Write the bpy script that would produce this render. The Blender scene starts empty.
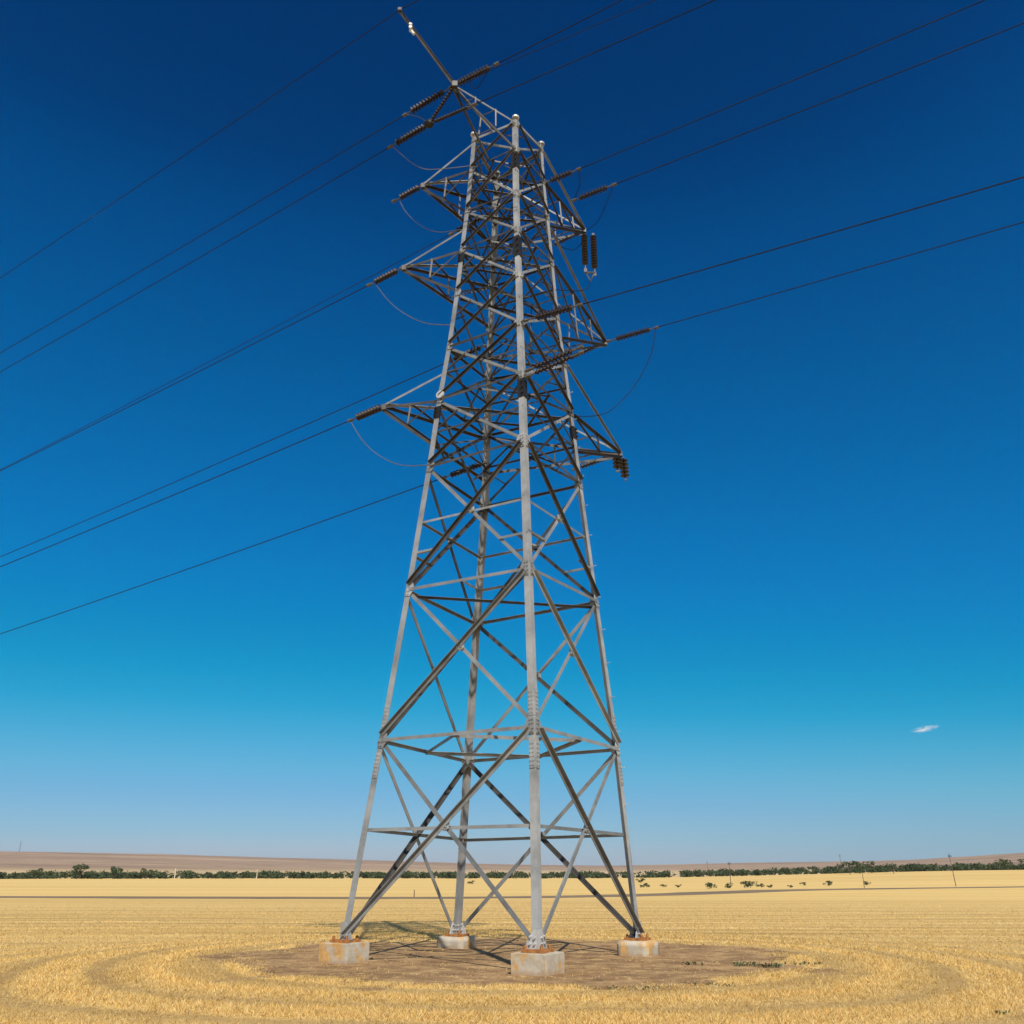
import bpy, bmesh, math, random
import numpy as np
from mathutils import Vector, Matrix, noise
random.seed(7); rng = np.random.default_rng(11)
R = math.radians
scene = bpy.context.scene
COL = scene.collection

# ------------------------------------------------------------------ camera
cd = bpy.data.cameras.new('camera'); cam = bpy.data.objects.new('camera', cd); COL.objects.link(cam)
cam.location = (0, 0, 1.88); cam.rotation_euler = (R(90 + 21.9545), 0, 0)
cd.sensor_width = 36; cd.lens = 36 * 900 / 1024; cd.clip_end = 30000; cd.clip_start = .1
scene.camera = cam

# ------------------------------------------------------------------ sky and sun
SUN_EL, SUN_AZ = R(47), R(166)
EXPOSURE = .35
w = bpy.data.worlds.new('World'); scene.world = w; w.use_nodes = True
nt = w.node_tree; nt.nodes.clear()
sky = nt.nodes.new('ShaderNodeTexSky'); sky.sky_type = 'NISHITA'; sky.sun_disc = False
sky.sun_elevation = SUN_EL; sky.sun_rotation = SUN_AZ
sky.altitude = 0; sky.air_density = 1.0; sky.dust_density = 0.3; sky.ozone_density = 3.0
bg = nt.nodes.new('ShaderNodeBackground'); bg.inputs[1].default_value = 0.08
wo = nt.nodes.new('ShaderNodeOutputWorld')
# a deep polarised sky: the sky texture is graded channel by channel
SKY = 0.08
m1 = nt.nodes.new('ShaderNodeVectorMath'); m1.operation = 'SCALE'; m1.inputs['Scale'].default_value = SKY
m2 = nt.nodes.new('ShaderNodeVectorMath'); m2.operation = 'SCALE'; m2.inputs['Scale'].default_value = 1 / SKY / 2 ** EXPOSURE
cv = nt.nodes.new('ShaderNodeRGBCurve'); mp = cv.mapping; mp.use_clip = False
GRADE = [[(0, .0), (.085, .0), (.17, .0), (.21, .003), (.25, .018), (.367, .125), (.565, .285), (1, 1.0), (2, 3.0)],
         [(0, .0), (.098, .038), (.109, .062), (.147, .112), (.25, .214), (.515, .44), (.597, .46), (1, 1.0), (2, 2.6)],
         [(0, .0), (.188, .160), (.209, .235), (.27, .355), (.413, .54), (.479, .57), (.591, .66), (1, 1.1), (2, 2.4)]]
for ci, ptsc in enumerate(GRADE):
    c_ = mp.curves[ci]
    c_.points[0].location = ptsc[0]; c_.points[1].location = ptsc[-1]
    for q in ptsc[1:-1]: c_.points.new(*q)
    if ci == 0:
        for q in c_.points: q.handle_type = 'VECTOR'
mp.update()
nt.links.new(sky.outputs[0], m1.inputs[0]); nt.links.new(m1.outputs[0], cv.inputs['Color']); 
# graded away from the sun; the unseen sunward sky is brightened to neutralise shadows
sv = Vector((math.sin(SUN_AZ) * math.cos(SUN_EL), math.cos(SUN_AZ) * math.cos(SUN_EL), math.sin(SUN_EL)))
tcw = nt.nodes.new('ShaderNodeTexCoord'); dt = nt.nodes.new('ShaderNodeVectorMath'); dt.operation = 'DOT_PRODUCT'; dt.inputs[1].default_value = sv
mrw = nt.nodes.new('ShaderNodeMapRange'); mrw.interpolation_type = 'SMOOTHSTEP'; mrw.inputs[1].default_value = .34; mrw.inputs[2].default_value = .62
mxw = nt.nodes.new('ShaderNodeMix'); mxw.data_type = 'RGBA'
pale = nt.nodes.new('ShaderNodeVectorMath'); pale.operation = 'SCALE'; pale.inputs['Scale'].default_value = 1.6
nt.links.new(tcw.outputs['Generated'], dt.inputs[0]); nt.links.new(dt.outputs['Value'], mrw.inputs[0]); nt.links.new(mrw.outputs[0], mxw.inputs[0])
nt.links.new(m1.outputs[0], pale.inputs[0]); nt.links.new(cv.outputs[0], mxw.inputs[6]); nt.links.new(pale.outputs[0], mxw.inputs[7])
nt.links.new(mxw.outputs[2], m2.inputs[0])
nt.links.new(m2.outputs[0], bg.inputs[0]); nt.links.new(bg.outputs[0], wo.inputs[0])
sd = bpy.data.lights.new('sun', 'SUN'); so = bpy.data.objects.new('sun', sd); COL.objects.link(so)
sd.energy = 4.3; sd.angle = R(.53); sd.color = (1, .95, .87)
so.rotation_euler = sv.to_track_quat('Z', 'Y').to_euler(); so.location = sv * 60
vs = scene.view_settings; vs.view_transform = 'Standard'; vs.look = 'None'; vs.gamma = 1; vs.exposure = EXPOSURE
vs.use_curve_mapping = False
scene.cycles.volume_bounces = 3
scene.render.resolution_x = 1024; scene.render.resolution_y = 1024

# ------------------------------------------------------------------ material helpers
class NT:
    def __init__(s, name):
        s.m = bpy.data.materials.new(name); s.m.use_nodes = True; s.t = s.m.node_tree
        s.b = s.t.nodes['Principled BSDF']; s.out = s.t.nodes['Material Output']
    def n(s, t, **k):
        x = s.t.nodes.new(t)
        for a, v in k.items(): setattr(x, a, v)
        return x
    def l(s, a, b): s.t.links.new(a, b)
    def pos(s): return s.n('ShaderNodeNewGeometry').outputs['Position']
    def obj(s): return s.n('ShaderNodeTexCoord').outputs['Object']
    def mapping(s, v, scale, loc=(0, 0, 0)):
        x = s.n('ShaderNodeMapping'); x.inputs['Scale'].default_value = scale; x.inputs['Location'].default_value = loc
        s.l(v, x.inputs[0]); return x.outputs[0]
    def noise(s, v, sc, det=4, rough=.55, dist=0):
        x = s.n('ShaderNodeTexNoise'); x.inputs['Scale'].default_value = sc; x.inputs['Detail'].default_value = det
        x.inputs['Roughness'].default_value = rough; x.inputs['Distortion'].default_value = dist
        s.l(v, x.inputs['Vector']); return x.outputs['Fac']
    def ramp(s, f, stops):
        x = s.n('ShaderNodeValToRGB'); e = x.color_ramp.elements
        while len(e) < len(stops): e.new(.5)
        for i, (p, c) in enumerate(stops):
            e[i].position = p; e[i].color = (c[0], c[1], c[2], 1) if hasattr(c, '__len__') else (c, c, c, 1)
        s.l(f, x.inputs[0]); return x.outputs[0]
    def mix(s, f, a, b, mode='MIX'):
        x = s.n('ShaderNodeMix', data_type='RGBA', blend_type=mode)
        for i, v in ((0, f), (6, a), (7, b)):
            if hasattr(v, 'links'): s.l(v, x.inputs[i])
            elif i == 0: x.inputs[0].default_value = v
            else: x.inputs[i].default_value = (v[0], v[1], v[2], 1)
        return x.outputs[2]
    def math(s, op, a, b=0., c=0.):
        x = s.n('ShaderNodeMath', operation=op)
        for i, v in enumerate((a, b, c)):
            if hasattr(v, 'links'): s.l(v, x.inputs[i])
            else: x.inputs[i].default_value = v
        return x.outputs[0]
    def mrange(s, v, a, b, c=0., d=1., smooth=True):
        x = s.n('ShaderNodeMapRange', interpolation_type='SMOOTHSTEP' if smooth else 'LINEAR')
        s.l(v, x.inputs[0])
        for i, q in enumerate((a, b, c, d)): x.inputs[i + 1].default_value = q
        return x.outputs[0]
    def bump(s, h, strength=.3, dist=.02):
        x = s.n('ShaderNodeBump'); x.inputs['Strength'].default_value = strength; x.inputs['Distance'].default_value = dist
        s.l(h, x.inputs['Height']); s.l(x.outputs[0], s.b.inputs['Normal'])
    def set(s, color=None, rough=.8, metal=0., spec=.3):
        if color is not None:
            if hasattr(color, 'links'): s.l(color, s.b.inputs['Base Color'])
            else: s.b.inputs['Base Color'].default_value = (*color, 1)
        s.b.inputs['Roughness'].default_value = rough; s.b.inputs['Metallic'].default_value = metal
        s.b.inputs['Specular IOR Level'].default_value = spec
        return s.m

def steel_mat(name, base, dark, rust=.25):
    k = NT(name); p = k.pos()
    c = k.ramp(k.noise(p, 1.7, 5, .65), [(.3, dark), (.62, base)])
    c = k.mix(k.mrange(k.noise(k.mapping(p, (9, 9, 1.2)), 2.2, 5, .7), .56, .72, 0, .55), c, tuple(q * 1.18 for q in base))
    c = k.mix(k.mrange(k.noise(p, 3.1, 6, .7), .63, .75, 0, rust), c, (.16, .085, .04))
    oi = k.n('ShaderNodeObjectInfo'); c = k.mix(1.0, c, k.ramp(oi.outputs['Random'], [(0, .72), (1, 1.2)]), 'MULTIPLY')
    k.bump(k.noise(p, 40, 3), .15, .004)
    return k.set(c, .5, .25, .4)
M = {}
M['leg'] = steel_mat('galvanised_leg_steel', (.37, .368, .35), (.21, .212, .205), .35)
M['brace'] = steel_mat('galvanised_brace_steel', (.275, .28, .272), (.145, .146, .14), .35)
M['lattice'] = steel_mat('weathered_shaded_lattice_steel', (.082, .077, .07), (.03, .027, .024), .4)  # darker copy of the brace steel: shade from below put into the colour
M['arm'] = steel_mat('weathered_shaded_arm_steel', (.082, .073, .063), (.03, .026, .022), .5)  # weathered brown, with the arms' shaded undersides painted into the tone
M['bolt'] = steel_mat('zinc_bolt_steel', (.5, .49, .46), (.3, .29, .27), .2)
M['dark_part'] = steel_mat('dark_steel', (.022, .02, .018), (.014, .012, .01), .1)  # near-black steel for the leg bands and the yoke clamp
k = NT('rusty_plate'); p = k.pos()
M['rust'] = k.set(k.ramp(k.noise(p, 9, 5, .7), [(.3, (.16, .055, .016)), (.55, (.33, .135, .035)), (.75, (.46, .25, .09))]), .9)
k = NT('brown_porcelain')
M['disc'] = k.set(k.ramp(k.noise(k.pos(), 6, 3), [(.35, (.014, .009, .007)), (.65, (.032, .02, .014))]), .5, 0, .3)
k = NT('fitting_metal')
M['fitting'] = k.set(k.ramp(k.noise(k.pos(), 12, 3), [(.3, (.06, .058, .055)), (.7, (.15, .145, .135))]), .6, .2)
k = NT('aged_aluminium_wire')
M['wire'] = k.set(k.ramp(k.noise(k.pos(), 4, 3), [(.3, (.010, .010, .011)), (.7, (.022, .021, .021))]), .85, 0, .05)
k = NT('jumper_wire')
M['jumper'] = k.set(k.ramp(k.noise(k.pos(), 4, 3), [(.3, (.075, .073, .068)), (.7, (.13, .126, .115))]), .6, .3)

# ------------------------------------------------------------------ object helpers
def tag(o, label=None, cat=None, group=None, kind=None):
    if label: o['label'] = label
    if cat: o['category'] = cat
    if group: o['group'] = group
    if kind: o['kind'] = kind
    return o
def obj(name, bm, mat, parent=None, smooth=False):
    me = bpy.data.meshes.new(name); bmesh.ops.recalc_face_normals(bm, faces=bm.faces[:]); bm.to_mesh(me); bm.free()
    if smooth: me.polygons.foreach_set('use_smooth', [True] * len(me.polygons))
    me.materials.append(M[mat] if isinstance(mat, str) else mat)
    return link(name, me, parent)
def link(name, me, parent=None):
    o = bpy.data.objects.new(name, me); COL.objects.link(o)
    if parent is not None:
        o.parent = parent
        q = parent; off = Vector((0, 0, 0))
        mw = Matrix.Identity(4); chain = []
        while q is not None: chain.append(q); q = q.parent
        for q in reversed(chain): mw = mw @ q.matrix_parent_inverse @ q.matrix_basis
        o.matrix_parent_inverse = mw.inverted()
    return o
def empty(name, loc):
    o = bpy.data.objects.new(name, None); COL.objects.link(o); o.location = loc; o.empty_display_size = .2; return o
V = Vector
def prism(bm, poly, p0, p1, u, v):
    a = [bm.verts.new(p0 + u * x + v * y) for x, y in poly]; b = [bm.verts.new(p1 + u * x + v * y) for x, y in poly]
    n = len(poly)
    for i in range(n): bm.faces.new((a[i], a[(i + 1) % n], b[(i + 1) % n], b[i]))
    bm.faces.new(a[::-1]); bm.faces.new(b)
def angle(bm, p0, p1, u, v, wd, t):
    """an L-section bar: corner on the line p0-p1, flanges along u and v"""
    p0, p1 = V(p0), V(p1); d = (p1 - p0).normalized()
    u = V(u); u = (u - d * u.dot(d)).normalized(); v = V(v); v = v - d * v.dot(d); v = (v - u * v.dot(u)).normalized()
    prism(bm, [(0, 0), (wd, 0), (wd, t), (t, t), (t, wd), (0, wd)], p0, p1, u, v)
def box(bm, c, ax, ay, az, sx, sy, sz):
    c = V(c); prism(bm, [(-sx / 2, -sy / 2), (sx / 2, -sy / 2), (sx / 2, sy / 2), (-sx / 2, sy / 2)], c - az * sz / 2, c + az * sz / 2, ax, ay)
def frame(d):
    d = V(d).normalized(); u = d.cross(V((0, 0, 1)))
    if u.length < .05: u = d.cross(V((0, 1, 0)))
    u.normalize(); return d, u, d.cross(u)
def ring_loft(bm, pts, rad, seg=8, cap=True):
    rings = []
    for i, q in enumerate(pts):
        q = V(q); a = V(pts[max(i - 1, 0)]); b = V(pts[min(i + 1, len(pts) - 1)])
        _, u, v = frame(b - a); r = rad[i] if hasattr(rad, '__len__') else rad
        rings.append([bm.verts.new(q + (u * math.cos(2 * math.pi * j / seg) + v * math.sin(2 * math.pi * j / seg)) * r) for j in range(seg)])
    for a, b in zip(rings, rings[1:]):
        for j in range(seg): bm.faces.new((a[j], a[(j + 1) % seg], b[(j + 1) % seg], b[j]))
    if cap: bm.faces.new(rings[0][::-1]); bm.faces.new(rings[-1])
def bolt(bm, c, n, r=.022, h=.03):
    d, u, v = frame(n); c = V(c)
    prism(bm, [(r * math.cos(i * math.pi / 3), r * math.sin(i * math.pi / 3)) for i in range(6)], c, c + d * h, u, v)

# ------------------------------------------------------------------ terrain
def sstep(a, b, x):
    t = np.clip((np.asarray(x, float) - a) / (b - a), 0, 1); return t * t * (3 - 2 * t)
def ground_z(x, y):
    d = np.hypot(x, y); az = np.asarray(x) / np.maximum(np.asarray(y), 1.)
    z = sstep(170, 470, d) * (sstep(.05, .55, az) * 3.6 + .25)
    z = z - sstep(520, 900, d) * 6.0
    z = z + .2 * (1 - sstep(7, 15, np.hypot(np.asarray(x) - .1, np.asarray(y) - 22)))      # the low mound the pylon stands on
    return np.where(np.asarray(y) > 0, z, 0)
TC = (0.1, 22.1)        # middle of the bare patch

k = NT('stubble_field'); p = k.pos()
sx = k.n('ShaderNodeSeparateXYZ'); k.l(p, sx.inputs[0])
dx = k.math('SUBTRACT', sx.outputs[0], TC[0]); dy = k.math('MULTIPLY', k.math('SUBTRACT', sx.outputs[1], TC[1]), 1.08)
r = k.math('SQRT', k.math('ADD', k.math('MULTIPLY', dx, dx), k.math('MULTIPLY', dy, dy)))
dist = k.math('SQRT', k.math('ADD', k.math('MULTIPLY', sx.outputs[0], sx.outputs[0]), k.math('MULTIPLY', sx.outputs[1], sx.outputs[1])))
X_, Y_ = sx.outputs[0], sx.outputs[1]
def lin(ax, ay, c): return k.math('ADD', k.math('MULTIPLY_ADD', X_, ax, c), k.math('MULTIPLY', Y_, ay))
def amp(v, q): return k.math('MULTIPLY', k.math('SINE', v), q)
wob = k.math('ADD', k.math('ADD', amp(lin(.31, .22, 0), .40), amp(lin(-.37, .5, 1), .2)), amp(lin(1.9, 1.3, 0), .06))
rr_w = k.math('ADD', r, wob)
rings = k.math('ADD', k.math('MULTIPLY_ADD', k.math('SINE', k.math('MULTIPLY', rr_w, 2 * math.pi / 1.9)), .36, .5), amp(k.math('MULTIPLY', rr_w, 2 * math.pi / .78), .14))
rw_ = k.math('ADD', lin(.02, 1, 0), wob)
rows = k.math('ADD', k.math('MULTIPLY_ADD', k.math('SINE', k.math('MULTIPLY', rw_, 2 * math.pi / 2.3)), .3, .5), amp(k.math('MULTIPLY', rw_, 2 * math.pi / 5.1), .2))
rows2 = k.noise(k.mapping(p, (.004, .06, 0)), 1.0, 4, .6)
rows = k.math('ADD', k.math('MULTIPLY', k.math('SUBTRACT', rows, .5), k.mrange(k.noise(k.mapping(p, (.05, .22, 0)), 1.0, 3), .35, .65, .15, 1)), k.math('MULTIPLY_ADD', k.noise(k.mapping(p, (.05, 1.1, 0)), 1.0, 4, .65), .5, .25))
far = k.mrange(r, 11, 17)
pat = k.n('ShaderNodeMix', data_type='FLOAT'); k.l(far, pat.inputs[0]); k.l(rings, pat.inputs[2]); k.l(rows, pat.inputs[3])
straw = k.ramp(pat.outputs[0], [(.1, (.31, .185, .062)), (.5, (.52, .335, .108)), (.9, (.68, .465, .172))])
straw = k.mix(k.mrange(rows2, .35, .65, 0, .5), straw, (.66, .46, .19))
straw = k.mix(k.mrange(k.noise(p, 2.2, 5, .65), .5, .68, 0, .55), straw, (.30, .185, .07))
straw = k.mix(k.mrange(k.noise(p, 9, 4, .7), .5, .62, 0, .5), straw, (.26, .16, .06))
nearp = k.mrange(dist, 30, 70)
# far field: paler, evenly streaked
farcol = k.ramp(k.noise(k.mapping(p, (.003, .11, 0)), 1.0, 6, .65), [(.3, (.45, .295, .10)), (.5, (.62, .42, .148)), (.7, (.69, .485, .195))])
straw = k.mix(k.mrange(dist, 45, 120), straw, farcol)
# bare earth round the tower
edge = k.math('ADD', k.math('ADD', amp(lin(.9, 1.3, 0), .42), amp(lin(1.7, -.8, 2), .36)), k.math('ADD', amp(lin(3.1, 2.3, 0), .24), amp(lin(5.3, -4.1, 1), .17)))
pr = k.math('ADD', k.math('ADD', r, edge), k.math('MULTIPLY_ADD', k.noise(p, 5, 4, .7), 1.3, -.65))
soil = k.ramp(k.noise(p, 1.6, 6, .65), [(.3, (.14, .08, .037)), (.5, (.27, .162, .074)), (.7, (.42, .27, .125))])
soil = k.mix(k.mrange(k.noise(p, 7, 5, .7), .58, .68, 0, .6), soil, (.15, .09, .045))
soil = k.mix(k.mrange(k.noise(k.mapping(p, (1, 1, 1), (5, 2, 0)), 3.3, 4, .7), .57, .66, 0, .7), soil, (.56, .38, .15))
k.bump(k.noise(p, 14, 5, .7), .5, .05)
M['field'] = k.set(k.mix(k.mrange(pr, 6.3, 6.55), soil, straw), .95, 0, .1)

def axis(vals): return np.array(sorted(set(vals)))
def grid(name, xs, ys, zf, mat):
    X, Y = np.meshgrid(xs, ys); Z = zf(X, Y); nx, ny = len(xs), len(ys)
    co = np.stack([X, Y, Z], -1).reshape(-1, 3).astype(np.float32)
    i = np.arange(nx * ny).reshape(ny, nx)
    f = np.stack([i[:-1, :-1], i[:-1, 1:], i[1:, 1:], i[1:, :-1]], -1).reshape(-1, 4)
    me = bpy.data.meshes.new(name); me.from_pydata(co.tolist(), [], f.tolist()); me.materials.append(mat)
    me.polygons.foreach_set('use_smooth', [True] * len(me.polygons))
    return link(name, me)
gx = np.concatenate([-np.geomspace(9000, 20, 60), np.linspace(-16, 16, 17), np.geomspace(20, 9000, 60)])
gy = np.concatenate([np.linspace(-400, 0, 8), np.linspace(6, 44, 39), np.linspace(50, 160, 12), np.linspace(175, 950, 60), np.geomspace(1000, 9000, 20)])
tag(grid('ground', gx, gy, ground_z, M['field']), kind='structure')

# dirt road that crosses the field
k = NT('dirt_road'); p = k.pos()
M['road'] = k.set(k.ramp(k.noise(k.mapping(p, (.05, 1, 1)), 1.2, 5, .6), [(.35, (.12, .088, .06)), (.65, (.26, .185, .11))]), .95, 0, .1)
road = [(-420, 150), (-200, 112), (-100, 97), (-46.7, 89.3), (-22.9, 86.5), (-5.2, 86), (14.3, 99), (38.4, 130), (85, 162), (160, 200), (300, 260)]
def catmull(P, n):
    P = [V(q) for q in P]; P = [2 * P[0] - P[1]] + P + [2 * P[-1] - P[-2]]; out = []
    for i in range(1, len(P) - 2):
        for j in range(n):
            t = j / n; a, b, c, d = P[i - 1:i + 3]
            out.append(.5 * ((2 * b) + (c - a) * t + (2 * a - 5 * b + 4 * c - d) * t * t + (3 * b - a - 3 * c + d) * t ** 3))
    out.append(P[-2]); return out
bm = bmesh.new(); pts = catmull([(x, y, 0) for x, y in road], 8); prev = None
for i, q in enumerate(pts):
    t = (pts[min(i + 1, len(pts) - 1)] - pts[max(i - 1, 0)]).normalized(); nrm = V((-t.y, t.x, 0))
    row = []
    for s in (-3.6, -1.8, 0, 1.8, 3.6):
        s2 = s * (1 + .35 * noise.noise(V((i * .6, s, 3)))); c = q + nrm * s2
        row.append(bm.verts.new((c.x, c.y, float(ground_z(c.x, c.y)) + (.012 if abs(s) > 3 else .05))))
    if prev:
        for a in range(4): bm.faces.new((prev[a], prev[a + 1], row[a + 1], row[a]))
    prev = row
tag(obj('dirt_road', bm, 'road'), kind='structure')

# far hills: ridge height read as slope seen from the camera, by direction
AZ = np.array([-1.6, -.9, -.56, -.37, -.186, -.035, .1, .31, .42, .56, .9, 1.6])
SL = np.array([.021, .0225, .0195, .0188, .0145, .0105, .0088, .0112, .0128, .0196, .022, .018])
def ridge(az): return np.interp(az, AZ, SL)
k = NT('dry_hills'); p = k.pos()
hc = k.ramp(k.noise(k.mapping(p, (.0011, .006, .02)), 1.0, 6, .62), [(.32, (.22, .14, .09)), (.5, (.31, .205, .13)), (.68, (.41, .285, .175))])
hc = k.mix(k.mrange(k.noise(p, .012, 6, .7), .5, .68, 0, .4), hc, (.17, .12, .075))
hc = k.mix(k.mrange(k.noise(k.mapping(p, (.0022, .02, .05)), 1.0, 5, .6), .50, .60, 0, .75), hc, (.18, .12, .075))
hc = k.mix(k.mrange(k.noise(k.mapping(p, (.03, .05, .1), (3, 1, 0)), 1.0, 3, .6), .62, .68, 0, .6), hc, (.09, .085, .05))
szz = k.n('ShaderNodeSeparateXYZ'); k.l(p, szz.inputs[0])
hc = k.mix(k.mrange(szz.outputs[2], 3, 14, .75, 0), hc, (.55, .40, .20))
M['hills'] = k.set(hc, .95, 0, .1)
def hill_mesh():
    azs = np.linspace(-1.6, 1.6, 260); rr = np.concatenate([np.linspace(560, 1500, 16), np.linspace(1600, 3400, 26), np.linspace(3600, 6500, 10)])
    co = []; 
    for rv in rr:
        for a in azs:
            x = rv * a / math.sqrt(1 + a * a); y = rv / math.sqrt(1 + a * a)
            H = ridge(a) * 3300 * (1 / math.sqrt(1 + a * a) * .15 + .85)
            t = float(sstep(700, 3300, rv)); nz = noise.fractal(V((x * .0016, y * .0016, 1.7)), 1., 2., 5)
            co.append((x, y, -3.5 + t * (H + 3.5) + nz * 7 * t * (.35 + .65 * (1 - t)) * 1.2 - float(sstep(3400, 6500, rv)) * 40))
    nx = len(azs); f = [(i * nx + j, i * nx + j + 1, (i + 1) * nx + j + 1, (i + 1) * nx + j) for i in range(len(rr) - 1) for j in range(nx - 1)]
    me = bpy.data.meshes.new('hills'); me.from_pydata(co, [], f); me.materials.append(M['hills'])
    me.polygons.foreach_set('use_smooth', [True] * len(f)); return tag(link('hills', me), kind='structure')
hill_mesh()

# ------------------------------------------------------------------ transmission tower
NODES = {
 'N':[(0.497,18.377,0.596), (0.473,18.808,4.738), (0.394,19.243,8.303), (0.315,19.564,11.673), (0.278,19.796,13.650), (0.236,20.005,15.323), (0.208,20.123,16.948), (0.167,20.331,18.620), (0.143,20.469,20.007), (0.126,20.470,21.631), (0.119,20.520,22.676)],
 'L':[(-3.560,20.707,0.621), (-3.014,20.840,4.734), (-2.573,20.963,8.315), (-2.189,21.063,11.620), (-1.999,21.132,13.617), (-1.782,21.188,15.297), (-1.602,21.165,17.050), (-1.501,21.267,18.607), (-1.387,21.314,20.049), (-1.282,21.316,21.592), (-1.225,21.301,22.747)],
 'R':[(2.924,22.527,0.551), (2.596,22.396,4.734), (2.205,22.254,8.391), (1.884,22.187,11.636), (1.690,22.105,13.717), (1.530,22.094,15.277), (1.362,22.080,16.840), (1.233,21.977,18.651), (1.117,21.884,20.272), (1.017,21.929,21.649), (0.969,21.862,22.893)],
 'B':[(-1.404,24.887,0.503), (-1.186,24.445,4.686), (-0.987,24.023,8.283), (-0.796,23.675,11.608), (-0.749,23.411,13.716), (-0.709,23.191,15.465), (-0.666,23.107,17.014), (-0.622,23.020,18.614), (-0.583,22.942,20.047), (-0.543,22.862,21.506), (-0.513,22.805,22.560)],
}
P = {k_: [V(q) for q in v_] for k_, v_ in NODES.items()}
PT = {k_: V(q) for k_, q in {'LL':(-3.516,21.843,13.825), 'ML':(-3.208,22.072,18.623), 'UL':(-2.750,22.011,21.645), 'LR':(3.201,24.087,13.475), 'MR':(3.010,24.959,17.873), 'UR':(2.349,23.798,21.395), 'T':(-1.636,19.372,22.900), 'S':(-3.187,18.409,24.700), 'J':(-2.414,20.059,22.133)}.items()}
NL = 11
tower = empty('transmission_tower', (-.385, 21.62, 0))
tag(tower, 'tall galvanised steel lattice pylon standing on four concrete blocks in the field', 'pylon')
NEXT = {'N': ('L', 'R'), 'L': ('N', 'B'), 'R': ('N', 'B'), 'B': ('L', 'R')}
CEN = lambda i: (P['N'][i] + P['L'][i] + P['R'][i] + P['B'][i]) / 4
LEGW, LEGT = .15, .018
legs = {}
def sub(name, bm, mat, parent, label=None):
    o = obj(name, bm, mat, parent)
    if label: o['label'] = label
    return o
for q in 'NLRB':
    a, b = NEXT[q]
    bm = bmesh.new()
    up = []
    rows = []
    for i in range(NL):      # an L profile swept through the leg's nodes
        j0, j1 = max(i - 1, 0), min(i + 1, NL - 1)
        d = (P[q][j1] - P[q][j0]).normalized()
        u = P[a][i] - P[q][i]; u = (u - d * u.dot(d)).normalized(); v = P[b][i] - P[q][i]; v = (v - d * v.dot(d)); v = (v - u * v.dot(u)).normalized()
        wl = LEGW * (1.0 if i < 5 else .9); t = LEGT
        base = P[q][i] + (d * .22 if i == NL - 1 else V((0, 0, 0)))
        rows.append([bm.verts.new(base + u * x + v * y) for x, y in ((0, 0), (wl, 0), (wl, t), (t, t), (t, wl), (0, wl))])
    for r0, r1 in zip(rows, rows[1:]):
        for j in range(6): bm.faces.new((r0[j], r0[(j + 1) % 6], r1[(j + 1) % 6], r1[j]))
    bm.faces.new(rows[0][::-1]); bm.faces.new(rows[-1])
    legs[q] = obj('leg', bm, 'leg', tower)
    # rusty base plate with stiffeners and anchor bolts
    p0 = P[q][0]; c = CEN(0) - p0; c.z = 0; c.normalize(); ux = (P[a][0] - p0); ux.z = 0; ux.normalize(); uy = V((-ux.y, ux.x, 0))
    bm = bmesh.new(); ctr = p0 + c * .09
    box(bm, (ctr.x, ctr.y, p0.z - .015), ux, uy, V((0, 0, 1)), .46, .46, .05)
    for s in (-1, 1):
        for t_ in (-1, 1): bolt(bm, (ctr.x + (ux * s * .17 + uy * t_ * .17).x, ctr.y + (ux * s * .17 + uy * t_ * .17).y, p0.z + .01), (0, 0, 1), .03, .07)
    sub('base_plate', bm, 'rust', legs[q], 'rusty orange base plate')
    bm = bmesh.new()
    for o_, e in ((a, 0), (b, 1)):
        f = P[o_][0] - p0; f.z = 0; f.normalize(); g = V((-f.y, f.x, 0))
        prism(bm, [(-.02, .012), (.30, .012), (.24, .16), (.10, .34), (-.02, .34)], p0 + g * (-.012) + V((0, 0, 0)), p0 + g * .012, f, V((0, 0, 1)))
        for x_, z_ in ((.08, .1), (.18, .1), (.08, .2), (.17, .22)):
            for s in (-1, 1): bolt(bm, p0 + f * x_ + V((0, 0, z_)) + g * (.012 * s), g * s, .024, .035)
    sub('foot_gusset', bm, 'bolt', legs[q])

FACES = [('N', 'L'), ('N', 'R'), ('L', 'B'), ('R', 'B')]
def fnorm(a, b, i):
    e = P[b][i] - P[a][i]; n = e.cross(P[a][min(i + 1, NL - 1)] - P[a][max(i - 1, 0)]).normalized()
    return n if n.dot((P[a][i] + P[b][i]) / 2 - CEN(i)) > 0 else -n
def inset(p, q_, dd): return p + (q_ - p).normalized() * dd
def diagonal(p0, p1, n, dark, wd, t=.012, name='diagonal_brace', mat='brace', parent=None):
    p0, p1 = inset(p0, p1, .12), inset(p1, p0, .12); d = (p1 - p0).normalized(); u = n.cross(d).normalized()
    if u.z > 0: u = -u                       # u points down in the face
    bm = bmesh.new()
    if dark: angle(bm, p0 + n * .03 - u * wd * .5, p1 + n * .03 - u * wd * .5, u, n, wd, t)       # outstanding flange on top, outside
    else: angle(bm, p0 - n * .03 + u * wd * .5, p1 - n * .03 + u * wd * .5, -u, -n, wd, t)
    return obj(name, bm, mat, parent or tower)
def horizontal(p0, p1, n, wd, parent=None, mat='brace', name='horizontal_brace', off=.035):
    p0, p1 = inset(p0, p1, .1), inset(p1, p0, .1)
    bm = bmesh.new(); angle(bm, p0 + n * off, p1 + n * off, (0, 0, -1), -n, wd, .01)
    return obj(name, bm, mat, parent or tower)
WD = [.095, .09, .085, .075, .07, .065, .065, .06, .06, .055]
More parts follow.
